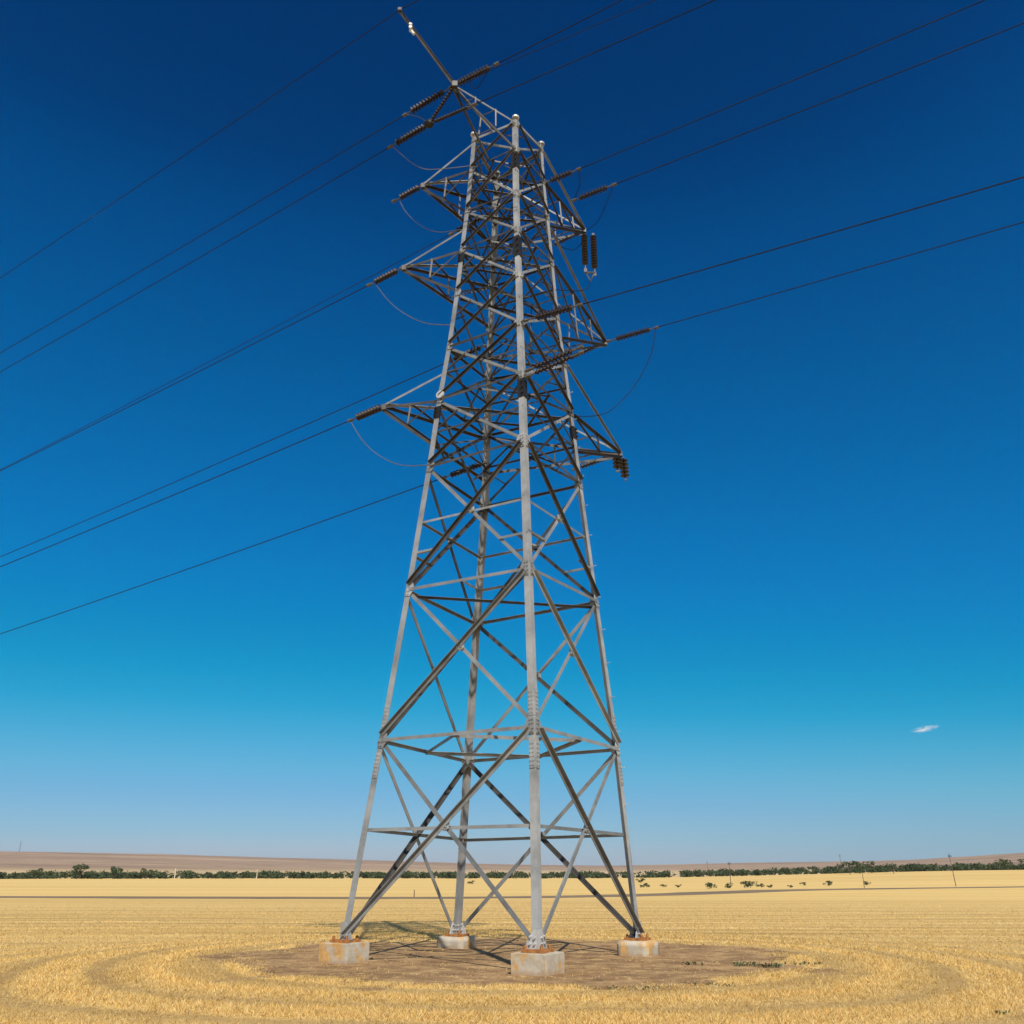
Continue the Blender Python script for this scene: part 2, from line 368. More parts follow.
for a, b in FACES:
    near = a == 'N'
    for i in range(NL - 1):
        n = fnorm(a, b, i)
        wd = WD[i]
        # from a's upper node down to b's lower node is the dark bar, the crossing one is light
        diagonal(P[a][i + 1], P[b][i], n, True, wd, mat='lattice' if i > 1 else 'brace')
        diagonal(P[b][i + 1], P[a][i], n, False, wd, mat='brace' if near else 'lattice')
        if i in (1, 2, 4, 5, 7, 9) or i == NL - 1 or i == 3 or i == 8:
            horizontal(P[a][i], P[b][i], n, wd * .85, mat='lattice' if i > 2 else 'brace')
    horizontal(P[a][NL - 1], P[b][NL - 1], fnorm(a, b, NL - 1), .08)
    # ring at the crossing of the lowest panel
    def xing(i):
        A0, A1, B0, B1 = P[a][i], P[a][i + 1], P[b][i], P[b][i + 1]
        w0, w1 = (A0 - B0).length, (A1 - B1).length; t = w0 / (w0 + w1); return t
    t = xing(0); horizontal(P[a][0].lerp(P[a][1], t), P[b][0].lerp(P[b][1], t), fnorm(a, b, 0), .07, off=-.07)
    for i in (2,):
        t = xing(i); n = fnorm(a, b, i)
        horizontal(P[a][i].lerp(P[a][i + 1], t), P[b][i].lerp(P[b][i + 1], t), n, .055, off=-.06)
        # redundant short braces
        for A_, B_ in ((a, b), (b, a)):
            m = P[A_][i].lerp(P[A_][i + 1], t)
            ctr = (m + P[B_][i].lerp(P[B_][i + 1], t)) / 2
            bm = bmesh.new(); q1 = P[A_][i].lerp(ctr, .5); angle(bm, P[A_][i].lerp(P[A_][i + 1], .5 * t), q1, n.cross(q1 - m), -n, .06, .01); obj('short_brace', bm, 'brace', tower)
    # bolted plates where the big diagonals cross
    for i in (0, 1, 2):
        t = xing(i); n = fnorm(a, b, i); ctr = (P[a][i].lerp(P[a][i + 1], t) + P[b][i].lerp(P[b][i + 1], t)) / 2
        e = (P[b][i] - P[a][i]).normalized(); up_ = n.cross(e); bm = bmesh.new()
        prism(bm, [(-.1, -.06), (0, -.11), (.1, -.06), (.1, .06), (0, .11), (-.1, .06)], ctr - n * .022, ctr + n * .022, e, up_)
        for x_, y_ in ((-.06, .03), (.06, .03), (-.06, -.03), (.06, -.03), (0, .07), (0, -.07)):
            for sg in (-1, 1): bolt(bm, ctr + e * x_ + up_ * y_ + n * (.022 * sg), n * sg, .016, .03)
        obj('crossing_plate', bm, 'leg', tower)
    # secondary bracing in the slim upper part
    for i in range(3, NL - 1):
        t = xing(i); n = fnorm(a, b, i); A0, A1, B0, B1 = P[a][i], P[a][i + 1], P[b][i], P[b][i + 1]
        ctr = (A0.lerp(A1, t) + B0.lerp(B1, t)) / 2
        for p0, p1 in ((A0.lerp(A1, .5), A1.lerp(B0, .25)), (B0.lerp(B1, .5), B1.lerp(A0, .25)), (A0.lerp(A1, .5), A0.lerp(B1, .25)), (B0.lerp(B1, .5), B0.lerp(A1, .25))):
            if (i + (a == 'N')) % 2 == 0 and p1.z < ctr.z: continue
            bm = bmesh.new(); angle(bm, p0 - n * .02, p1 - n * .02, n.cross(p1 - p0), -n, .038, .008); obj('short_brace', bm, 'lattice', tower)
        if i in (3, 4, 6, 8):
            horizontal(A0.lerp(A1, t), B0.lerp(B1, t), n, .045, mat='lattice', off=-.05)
# plan bracing in the level rings
for i in (1, 2, 4, 5, 6, 7, 8, 9):
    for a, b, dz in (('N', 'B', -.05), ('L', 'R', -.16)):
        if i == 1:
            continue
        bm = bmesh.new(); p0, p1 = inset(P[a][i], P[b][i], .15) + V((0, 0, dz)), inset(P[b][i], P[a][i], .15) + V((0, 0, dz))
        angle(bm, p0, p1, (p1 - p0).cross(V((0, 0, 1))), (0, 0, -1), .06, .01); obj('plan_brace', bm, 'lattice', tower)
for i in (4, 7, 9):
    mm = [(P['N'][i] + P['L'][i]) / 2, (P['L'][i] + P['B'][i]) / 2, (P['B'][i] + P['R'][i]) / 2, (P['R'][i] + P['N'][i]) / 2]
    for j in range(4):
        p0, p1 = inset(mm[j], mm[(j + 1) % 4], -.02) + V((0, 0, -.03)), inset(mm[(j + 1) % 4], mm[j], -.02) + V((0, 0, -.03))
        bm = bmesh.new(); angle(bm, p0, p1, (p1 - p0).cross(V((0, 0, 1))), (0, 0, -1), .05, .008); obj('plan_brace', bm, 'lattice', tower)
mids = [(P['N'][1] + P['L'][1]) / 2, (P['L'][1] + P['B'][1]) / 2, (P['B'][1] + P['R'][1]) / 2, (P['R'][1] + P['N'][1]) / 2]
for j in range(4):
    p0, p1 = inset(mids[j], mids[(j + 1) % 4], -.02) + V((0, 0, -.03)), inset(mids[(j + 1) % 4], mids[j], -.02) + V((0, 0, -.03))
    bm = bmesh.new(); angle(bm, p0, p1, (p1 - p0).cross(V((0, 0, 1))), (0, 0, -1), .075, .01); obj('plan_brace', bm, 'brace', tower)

# gusset plates with bolts at every node, splice plates low down
for q in 'NLRB':
    a, b = NEXT[q]
    for i in range(1, NL):
        bm = bmesh.new(); d = (P[q][min(i + 1, NL - 1)] - P[q][i - 1]).normalized()
        for o_ in (a, b):
            n = fnorm(*((q, o_) if (q, o_) in FACES else (o_, q)), i); f = P[o_][i] - P[q][i]; f = (f - d * f.dot(d)); f = (f - n * f.dot(n)).normalized()
            s = .2 if i < 4 else .14; h = (.36 if i < 4 else .22) * random.uniform(.9, 1.1)
            prism(bm, [(.02, -h * .5), (LEGW + .01, -h * .5), (LEGW + s * .4, -h * .18), (LEGW + s * .4, h * .18), (LEGW + .01, h * .5), (.02, h * .5)],
                  P[q][i] + n * .003, P[q][i] + n * .016, f, d)
            for x_, y_ in ((.045, .38), (.11, .38), (.045, .15), (.11, .15), (.045, -.15), (.11, -.15), (.045, -.38), (.11, -.38)):
                bolt(bm, P[q][i] + f * x_ + d * (y_ * h) + n * .015, n, .017, .024)
        obj('gusset_plate', bm, 'leg', legs[q])
    if True:
        i = 1
        for off in (.5, -.5):
            for o_ in (a, b):
                bm = bmesh.new()
                n = fnorm(*((q, o_) if (q, o_) in FACES else (o_, q)), i); d = (P[q][2] - P[q][0]).normalized(); f = P[o_][i] - P[q][i]; f = (f - d * f.dot(d)); f = (f - n * f.dot(n)).normalized()
                c0 = P[q][i].lerp(P[q][i + (1 if off > 0 else -1)], abs(off) / 3.6)
                prism(bm, [(.012, -.28), (.142, -.28), (.142, .28), (.012, .28)], c0 + n * .002, c0 + n * .014, f, d)
                for y_ in (-.22, -.13, -.04, .04, .13, .22):
                    for x_ in (.045, .11): bolt(bm, c0 + f * x_ + d * y_ + n * .013, n, .015, .02)
                obj('splice_plate', bm, 'leg', legs[q])
# near-black bands built round the legs, mostly at the arm levels
def dark_part(q, z0, z1):
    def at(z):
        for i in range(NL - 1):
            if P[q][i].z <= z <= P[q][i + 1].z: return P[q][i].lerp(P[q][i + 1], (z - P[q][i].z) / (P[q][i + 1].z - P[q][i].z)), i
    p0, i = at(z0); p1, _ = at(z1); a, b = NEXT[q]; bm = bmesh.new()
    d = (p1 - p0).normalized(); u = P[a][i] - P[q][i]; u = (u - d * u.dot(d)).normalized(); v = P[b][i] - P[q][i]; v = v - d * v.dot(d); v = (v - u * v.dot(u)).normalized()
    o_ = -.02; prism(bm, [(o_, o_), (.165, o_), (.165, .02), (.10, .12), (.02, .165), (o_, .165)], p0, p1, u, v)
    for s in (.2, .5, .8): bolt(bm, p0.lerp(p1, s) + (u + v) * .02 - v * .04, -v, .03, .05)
    obj('dark_leg_band', bm, 'dark_part', legs[q])
dark_part('N', 17.62, 18.35); dark_part('N', 20.95, 21.5); dark_part('N', 12.95, 13.5); dark_part('L', 13.05, 13.4); dark_part('L', 18.15, 18.45); dark_part('R', 12.95, 13.3)
# step bolts up the right-hand leg
for i in range(30):
    z = 3.0 + i * .42 if i else 2.6
    for j in range(NL - 1):
        if P['R'][j].z <= z <= P['R'][j + 1].z:
            c = P['R'][j].lerp(P['R'][j + 1], (z - P['R'][j].z) / (P['R'][j + 1].z - P['R'][j].z)); break
    n = fnorm('R', 'B', j) if i % 2 == 0 else fnorm('N', 'R', j)
    f = (P['B' if i % 2 == 0 else 'N'][j] - P['R'][j]).normalized()
    bm = bmesh.new(); s0 = c + f * .07; ring_loft(bm, [s0, s0 + n * .10], .009, 6); bolt(bm, s0 + n * .10, n, .016, .015); obj('step_bolt', bm, 'bolt', legs['R'])

def lev(q, z):
    for i in range(NL - 1):
        if P[q][i].z <= z <= P[q][i + 1].z: return P[q][i].lerp(P[q][i + 1], (z - P[q][i].z) / (P[q][i + 1].z - P[q][i].z))
    return P[q][-1]
def bar(bm, p0, p1, wd, up=V((0, 0, 1)), flip=1):
    d = (V(p1) - V(p0)).normalized(); s = d.cross(up)
    if s.length < .1: s = V((1, 0, 0))
    s.normalize(); angle(bm, p0, p1, s * flip, s.cross(d) * -1, wd, .01)
def crossarm(tip, qa, qb, zt, zlow, ztie, mids_=2, wd=.075):
    """top chords level with the tip, lower chords from the legs below, a tie from above, lacing between"""
    bm = bmesh.new(); A, Bq = lev(qa, zt), lev(qb, zt); La, Lb = lev(qa, zlow), lev(qb, zlow)
    bar(bm, A, tip, wd); bar(bm, Bq, tip, wd, flip=-1); bar(bm, La, tip - V((0, 0, .1)), wd); bar(bm, Lb, tip - V((0, 0, .1)), wd, flip=-1)
    box(bm, tip - V((0, 0, .05)), V((1, 0, 0)), V((0, 1, 0)), V((0, 0, 1)), .12, .12, .16)
    root = obj('crossarm', bm, 'arm', tower)
    for k_ in range(1, mids_ + 1):
        t = k_ / (mids_ + 1)
        for p0, p1 in ((A.lerp(tip, t), La.lerp(tip, t)), (Bq.lerp(tip, t), Lb.lerp(tip, t)), (La.lerp(tip, t), Lb.lerp(tip, t)), (A.lerp(tip, t), Bq.lerp(tip, t)),
                       (A.lerp(tip, t - 1 / (mids_ + 1)), La.lerp(tip, t)), (Bq.lerp(tip, t - 1 / (mids_ + 1)), Lb.lerp(tip, t))):
            if (p1 - p0).length < .2: continue
            bm = bmesh.new(); bar(bm, p0, p1, .042); obj('lacing_bar', bm, 'arm', root)
    if ztie:
        bm = bmesh.new(); bar(bm, lev(qa, ztie), tip + V((0, 0, .06)), .06); bar(bm, lev(qb, ztie), tip + V((0, 0, .06)), .06, flip=-1); obj('tie_bar', bm, 'brace', root)
    return root
crossarm(PT['LL'], 'L', 'B', 13.62, 12.35, 14.45, 1)
crossarm(PT['ML'], 'L', 'B', 18.6, 17.2, 19.35, 1)
crossarm(PT['UL'], 'L', 'B', 21.6, 20.1, 22.6, 1)
crossarm(PT['LR'], 'R', 'B', 13.7, 12.6, 15.3, 1)
crossarm(PT['MR'], 'R', 'B', 18.6, 16.2, 19.9, 2)
crossarm(PT['UR'], 'R', 'B', 21.6, 20.0, 22.8, 2)
# forward arm at the top with the earth-wire horn
T, S = PT['T'], PT['S']
bm = bmesh.new(); N10, N9, L10, L9 = P['N'][10], P['N'][9], P['L'][10], P['L'][9]
mid9 = N9.lerp(L9, .55); mid10 = N10.lerp(L10, .5)
bar(bm, N9, T - V((0, 0, .1)), .085); bar(bm, mid9, T - V((0, 0, .12)), .08)
box(bm, T, V((1, 0, 0)), V((0, 1, 0)), V((0, 0, 1)), .15, .15, .18)
toparm = obj('crossarm', bm, 'arm', tower)
for p0_ in (N10, mid10):
    bm = bmesh.new(); bar(bm, p0_, T, .055); obj('tie_bar', bm, 'brace', toparm)
for t in (.35, .68):
    for p0, p1 in ((N10.lerp(T, t), N9.lerp(T, t)), (mid10.lerp(T, t), mid9.lerp(T, t)), (N9.lerp(T, t), mid9.lerp(T, t)), (N10.lerp(T, t), mid10.lerp(T, t))):
        bm = bmesh.new(); bar(bm, p0, p1, .038); obj('lacing_bar', bm, 'arm', toparm)
bm = bmesh.new(); bar(bm, T, S, .078); bar(bm, T + V((0, 0, .03)), S, .04, flip=-1); box(bm, S, V((1, 0, 0)), V((0, 1, 0)), V((0, 0, 1)), .11, .11, .1)
obj('earth_wire_horn', bm, 'arm', tower)
for q in 'NLRB':     # leg caps at the top
    a = P[q][10]; d = (P[q][10] - P[q][9]).normalized(); bm = bmesh.new(); c = (CEN(10) - a); c.z = 0; c.normalize()
    ring_loft(bm, [a + d * .19 + c * .05, a + d * .25 + c * .05, a + d * .30 + c * .05], [.11, .11, .05], 10); obj('leg_cap', bm, 'bolt', legs[q])
bm = bmesh.new(); n = fnorm('N', 'L', 4); c = lev('L', 13.72) + n * .03 + (P['N'][4] - P['L'][4]).normalized() * .12
_, u, v = frame(n); ring_loft(bm, [c, c + n * .05], .12, 16); obj('round_plate', bm, 'bolt', legs['L'], False)['label'] = 'pale round plate'

# ------------------------------------------------------------------ footings
k = NT('stained_concrete'); p = k.pos(); o_ = k.obj()
cc = k.ramp(k.noise(p, 5, 6, .7), [(.3, (.33, .275, .20)), (.7, (.50, .44, .34))])
cc = k.mix(k.mrange(k.noise(p, 60, 3, .7), .55, .7, 0, .35), cc, (.22, .19, .15))
st = k.noise(k.mapping(p, (2.3, 2.3, 1.5), (.9, .2, .4)), 1.0, 4, .6, .6)
cc = k.mix(k.mrange(st, .50, .62, 0, .85), cc, k.ramp(k.noise(p, 11, 4), [(.35, (.42, .205, .04)), (.65, (.54, .31, .09))]))
sz = k.n('ShaderNodeSeparateXYZ'); k.l(p, sz.inputs[0])
cc = k.mix(k.mrange(k.math('ADD', sz.outputs[2], k.math('MULTIPLY', k.noise(p, 6, 4), .2)), .30, .40, .7, 0), cc, (.33, .215, .115))
k.bump(k.noise(p, 30, 5, .7), .4, .01)
M['concrete'] = k.set(cc, .9, 0, .2)
FL = {'N': 'nearest concrete footing block with pale front and orange rust blotches, under the central leg',
      'L': 'rust streaked concrete footing block under the left leg of the pylon',
      'R': 'brown stained rounded concrete footing block under the right leg of the pylon',
      'B': 'farthest concrete footing block under the back leg, orange patch on its face'}
ang = math.atan2((P['N'][0] - P['L'][0]).y, (P['N'][0] - P['L'][0]).x)
for q in 'NLRB':
    p0 = P[q][0]; c = CEN(0) - p0; c.z = 0; c.normalize(); ctr = p0 + c * .08
    bm = bmesh.new(); bmesh.ops.create_cube(bm, size=1)
    zt = p0.z - .042; wdt = .74
    for v_ in bm.verts:
        tp = 1
        v_.co = V((v_.co.x * wdt * tp, v_.co.y * wdt * tp, zt if v_.co.z > 0 else -.15))
    bmesh.ops.bevel(bm, geom=bm.edges[:], offset=.012 if q in 'NL' else .035, segments=3, affect='EDGES')
    bmesh.ops.subdivide_edges(bm, edges=[e for e in bm.edges if e.calc_length() > .3], cuts=6, use_grid_fill=True)
    for v_ in bm.verts: v_.co += V(noise.noise_vector(v_.co * 5 + V((ord(q), 0, 0)))) * .008
    bmesh.ops.rotate(bm, verts=bm.verts[:], matrix=Matrix.Rotation(ang, 3, 'Z'))
    o = obj('concrete_footing', bm, 'concrete', None, q in 'RB'); o.location = (ctr.x, ctr.y, 0)
    tag(o, FL[q], 'footing', 'concrete footings of the pylon')

# ------------------------------------------------------------------ insulators
D = V((-.857, .515, 0))
def disc_mesh(r=.13, t=.105):
    bm = bmesh.new(); prof = [(0.03, 0), (.045, .012), (r * .55, .03), (r * .95, .052), (r, .064), (r * .93, .07), (r * .6, .062), (.04, .066), (.028, t)]
    seg = 14; rings = [[bm.verts.new((a * math.cos(2 * math.pi * j / seg), a * math.sin(2 * math.pi * j / seg), z)) for j in range(seg)] for a, z in prof]
    for a, b in zip(rings, rings[1:]):
        for j in range(seg): bm.faces.new((a[j], a[(j + 1) % seg], b[(j + 1) % seg], b[j]))
    bm.faces.new(rings[0][::-1]); bm.faces.new(rings[-1])
    bmesh.ops.recalc_face_normals(bm, faces=bm.faces[:])
    me = bpy.data.meshes.new('disc'); bm.to_mesh(me); bm.free(); me.materials.append(M['disc'])
    me.polygons.foreach_set('use_smooth', [True] * len(me.polygons)); return me
DISC = {}
def string(start, dirv, gap, length, label, r=.13, pitch=.105, tail=.3, group='insulator strings hung on the pylon'):
    start = V(start); d = V(dirv).normalized(); n = max(3, round(length / pitch))
    r *= .86; key = (r, pitch); DISC.setdefault(key, None); DISC[key] = DISC[key] or disc_mesh(r, pitch)
    root = empty('insulator_string', start); tag(root, label, 'insulator', group)
    root.rotation_mode = 'QUATERNION'; root.rotation_quaternion = d.to_track_quat('Z', 'Y')
    for i in range(n):
        o = bpy.data.objects.new('disc', DISC[key]); COL.objects.link(o); o.parent = root; o.location = (0, 0, gap + i * pitch)
    for z0, z1 in ((0, gap + .01), (gap + n * pitch - .01, gap + n * pitch + tail)):
        bm = bmesh.new(); ring_loft(bm, [(0, 0, z0), (0, 0, z1)], .022, 6)
        zc = z0 + (z1 - z0) * .8 if z0 > 0 else z0 + (z1 - z0) * .3
        box(bm, V((0, 0, zc)), V((1, 0, 0)), V((0, 1, 0)), V((0, 0, 1)), .09, .05, min(.14, (z1 - z0) * .5))
        me = bpy.data.meshes.new('end_fitting'); bmesh.ops.recalc_face_normals(bm, faces=bm.faces[:]); bm.to_mesh(me); bm.free(); me.materials.append(M['fitting'])
        f = bpy.data.objects.new('end_fitting', me); COL.objects.link(f); f.parent = root
    return start + d * (gap + n * pitch + tail)
WIRE = {
 'C1': ((-1.636,19.372,22.900),1,-0.1007), 'C2': ((-2.414,20.059,22.133),1,-0.1040), 'C3': ((-3.208,22.072,18.623),1,-0.1091), 'C4': ((-0.686,22.548,21.024),1,-0.1254),
 'C5': ((-3.516,21.843,13.825),1,-0.1022), 'C6': ((-0.768,22.816,16.397),1,-0.1110), 'C7': ((-0.711,23.208,12.768),1,-0.0966), 'E1': ((-3.187,18.409,24.700),1,-0.1171),
 'R1': ((-1.636,19.372,22.900),-1,0.0001), 'R1b': ((-1.636,19.372,22.900),-1,-0.0941), 'R2': ((-2.414,20.059,22.133),-1,-0.0646), 'R3': ((1.017,21.929,21.649),-1,-0.0092),
 'R4b': ((1.849,22.136,21.135),-1,-0.0143), 'R5': ((0.236,20.005,15.323),-1,-0.0586), 'R6': ((3.010,24.959,17.873),-1,-0.0315), 'E2': ((-3.187,18.409,24.700),-1,-.04),
}
def wpt(nm, s):
    A, sg, a = WIRE[nm]; return V(A) + D * (sg * s) + V((0, 0, a * s + .0004 * s * s))
def wdir(nm):
    A, sg, a = WIRE[nm]; return D * sg + V((0, 0, a))
def wire(nm, s0, label, r=.016, name='conductor', cat='power line', L=210):
    r *= 1.05
    ss = [s0] + list(np.geomspace(max(s0, .5) + .5, L, 46))
    bm = bmesh.new(); ring_loft(bm, [wpt(nm, s) for s in ss], r, 6)
    o = obj(name, bm, 'wire', None, True); tag(o, label, cat, 'wires strung from the pylon')
INS = [  # wire, gap, length, string label, conductor label
 ('C1', .40, 1.15, 'ridged insulator reaching left from the tip of the topmost forward arm', 'conductor sagging left from the topmost forward arm tip, second wire below the earth wire', .13),
 ('C2', .15, 1.0, 'dark insulator left of the hanging junction under the topmost arm', 'conductor sagging left from the hanging junction under the topmost arm', .13),
 ('C3', .25, .8, 'dark insulator on the tip of the middle left crossarm', 'conductor sagging left from the middle left crossarm tip', .125),
 ('C4', .2, 1.0, 'insulator on the back leg behind the upper lattice', 'thin conductor leaving the back leg just above the middle left crossarm', .12),
 ('C5', .12, .85, 'reddish brown insulator on the tip of the lowest left crossarm', 'conductor sagging left from the lowest left crossarm tip', .13),
 ('C6', .2, .9, 'insulator on the back leg seen through the middle lattice', 'conductor leaving the back leg just above the lowest left crossarm', .12),
 ('C7', .2, 1.1, 'brown insulator on the back leg below the lowest left crossarm', 'lowest conductor on the left, leaving the back leg below every crossarm', .11),
 ('R1', .12, 1.0, 'ridged pale brown insulator reaching right from the topmost forward arm tip', 'conductor rising right from the topmost arm tip to the upper edge', .13),
 ('R2', .2, 1.15, 'slender dark insulator right of the hanging junction under the topmost arm', 'conductor rising right from the hanging junction, passing just over the pylon top', .07),
 ('R3', .2, .75, 'dark insulator on the upper right leg, above the other right hand insulators', 'uppermost conductor rising right beside the upper right crossarm', .12),
 ('R4b', .25, .9, 'dark insulator reaching right from the middle of the upper right crossarm', 'second conductor rising right, from the middle of the upper right crossarm', .12),
 ('R5', .45, 1.0, 'dark insulator on the central leg in front of the middle right crossarm', 'third conductor on the right, leaving from the central front leg', .12),
 ('R6', .4, 1.15, 'long brown insulator reaching right from the tip of the middle right crossarm', 'lowest conductor on the right, leaving the middle right crossarm tip', .12),
]
for nm, g, ln, l1, l2, rr_ in INS:
    end = string(WIRE[nm][0], wdir(nm), g, ln, l1, rr_)
    s_end = g + max(3, round(ln / .105)) * .105 + .25
    wire(nm, s_end, l2, .015 if nm != 'C4' else .012)
wire('R1b', .15, 'thinnest wire rising right between the two top conductors', .011)
# earth wire passes over the horn: one wire through the clamp
bm = bmesh.new(); ring_loft(bm, [wpt('E1', s) for s in np.geomspace(210, .4, 46)] + [V(S) + V((0, 0, .02))] + [wpt('E2', s) for s in np.geomspace(.4, 200, 30)], .0145, 6)
tag(obj('earth_wire', bm, 'wire', None, True), 'highest wire, clamped on the horn at the very top left of the pylon', 'earth wire', 'wires strung from the pylon')
# strings without a conductor of their own
string(PT['UL'], wdir('C3'), .15, .75, 'dark insulator on the tip of the upper left crossarm, with only a loop of wire', .125)
string(PT['MR'], wdir('C3') * 1 + V((0, 0, -.04)), .2, 1.0, 'brown insulator pointing back left from the middle right crossarm tip', .11)
string(PT['LR'], wdir('C3'), .25, 1.0, 'brown insulator pointing back left from the lowest right crossarm tip', .10)
string(PT['UR'], wdir('C3'), .15, .9, 'dark insulator pointing back left from the upper right crossarm tip', .11)
string(PT['UR'] + V((.0, 0, -.1)), (0, 0, -1), .1, 1.2, 'left one of the paired insulators hanging from the upper right crossarm', .125)
string(PT['UR'] + V((.30, .05, -.1)), (0, 0, -1), .1, 1.25, 'right one of the paired insulators hanging from the upper right crossarm', .125)
string(PT['LR'] + V((-.10, 0, -.1)), (0, 0, -1), .05, .36, 'short stub insulator hanging left below the lowest right crossarm tip', .16, .12, .1)
string(PT['LR'] + V((.10, .1, -.1)), (0.05, 0, -1), .05, .6, 'short stub insulator hanging right below the lowest right crossarm tip, lower end showing', .16, .12, .1)
string(P['N'][4] + V((.05, -.05, .02)), -D + V((0, 0, .12)), .3, 1.0, 'upper dark insulator of the pair on the central front leg', .10)
string(P['N'][4] + V((.05, -.05, -.16)), -D + V((0, 0, .14)), .3, 1.0, 'lower dark insulator of the pair on the central front leg', .08)
dJ = PT['J'] - T; string(T, dJ, .1, dJ.length - .22, 'slanted dark insulator from the topmost arm tip down to the hanging junction', .085, .09, .1)
bm = bmesh.new(); bmesh.ops.create_icosphere(bm, subdivisions=2, radius=.13, matrix=Matrix.Translation(PT['J']) @ Matrix.Diagonal((1.1, 1.1, .9, 1)))
for s in (-1, 1): ring_loft(bm, [PT['J'] + V((0, 0, .1)), PT['J'] + D * (.2 * s)], .035, 6)
tag(obj('yoke_clamp', bm, 'dark_part'), 'dark lumpy clamp joining three insulators left of the pylon top', 'clamp')
bm = bmesh.new(); c = T.lerp(S, .8) + V((0, -.02, -.12)); box(bm, c, V((1, 0, 0)), V((0, 1, 0)), V((0, 0, 1)), .08, .06, .3); ring_loft(bm, [c + V((0, 0, -.1)), c + V((.1, 0, -.26))], .04, 8)
for s in (.06, -.06): bolt(bm, c + V((0, -.03, s)), (0, -1, 0), .05, .06)
tag(obj('wire_clamp', bm, 'bolt'), 'small pale clamp fixed near the upper end of the horn', 'clamp')
bm = bmesh.new(); c = PT['UR'] + V((.15, .03, -1.78)); 
for s in (-.15, .15): ring_loft(bm, [c + V((s, 0, .14)), c + V((0, 0, -.2))], .02, 6)
ring_loft(bm, [c + V((-.17, 0, .12)), c + V((.17, 0, .12))], .03, 6)
tag(obj('yoke_plate', bm, 'fitting'), 'steel yoke joining the lower ends of the paired hanging insulators', 'yoke')

JUMP = {
 'C2': [(-3.57,20.75,21.99), (-3.34,20.90,21.85), (-2.99,21.08,21.64), (-2.61,21.21,21.53), (-2.11,21.28,21.60), (-1.27,21.31,21.74)],
 'UL': [(-3.56,22.50,21.55), (-3.27,22.27,20.83), (-2.79,22.03,20.13), (-2.20,21.71,19.61), (-1.44,21.29,19.36)],
 'C3': [(-4.17,22.65,18.50), (-3.67,22.37,17.66), (-3.13,22.03,16.97), (-2.46,21.65,16.38), (-1.71,21.18,16.00)],
 'C5': [(-4.54,22.46,13.70), (-4.10,22.21,12.94), (-3.55,21.90,12.33), (-2.90,21.53,11.89), (-2.18,21.06,11.67)],
 'R3': [(2.00,21.34,21.64), (2.07,21.71,21.41), (1.89,22.11,21.13)],
 'R4': [(3.05,21.42,21.11), (2.91,22.25,21.11), (2.73,23.07,21.15), (2.45,23.80,21.39)],
 'R6': [(4.51,24.06,17.82), (4.26,23.79,16.69), (3.68,23.55,15.47), (2.92,23.23,14.48), (2.33,22.71,13.98), (1.69,22.11,13.66)],
 'R1': [(-0.61,18.75,22.90), (-0.99,19.08,22.47), (-1.21,19.11,22.75)],
 'C1': [(-3.14,20.27,22.72), (-2.73,20.14,22.49), (-2.41,20.06,22.13)],
 'UR': [(2.47,23.80,19.44), (2.36,23.31,18.77), (1.99,22.69,18.22), (1.29,22.03,17.79)],
 'U2': [(1.45,24.34,21.29), (1.81,24.25,20.99), (2.09,24.09,20.87), (2.40,23.80,21.09)],
}
JL = {'C2': 'looped jumper wire from the hanging junction insulator to the left leg top', 'UL': 'looped jumper wire hanging under the upper left crossarm',
      'C3': 'looped jumper wire hanging under the middle left crossarm', 'C5': 'looped jumper wire hanging under the lowest left crossarm',
      'R3': 'short steep jumper wire between the two upper right insulators', 'R4': 'jumper wire curving from the second right conductor to the upper right arm tip',
      'R6': 'large jumper loop right of the middle right crossarm', 'R1': 'thin jumper wire below the right insulator of the topmost arm',
      'C1': 'short jumper wire from the topmost left conductor to the hanging junction', 'UR': 'jumper wire from the foot of the paired hanging insulators to the right leg',
      'U2': 'small jumper loop under the upper right crossarm tip'}
for nm, q in JUMP.items():
    bm = bmesh.new(); ring_loft(bm, catmull(q, 8), .013, 6)
    tag(obj('jumper_wire', bm, 'jumper' if nm in ('C2', 'UL', 'C3', 'C5', 'C1') else 'wire', None, True), JL[nm], 'jumper wire', 'jumper wires on the pylon')

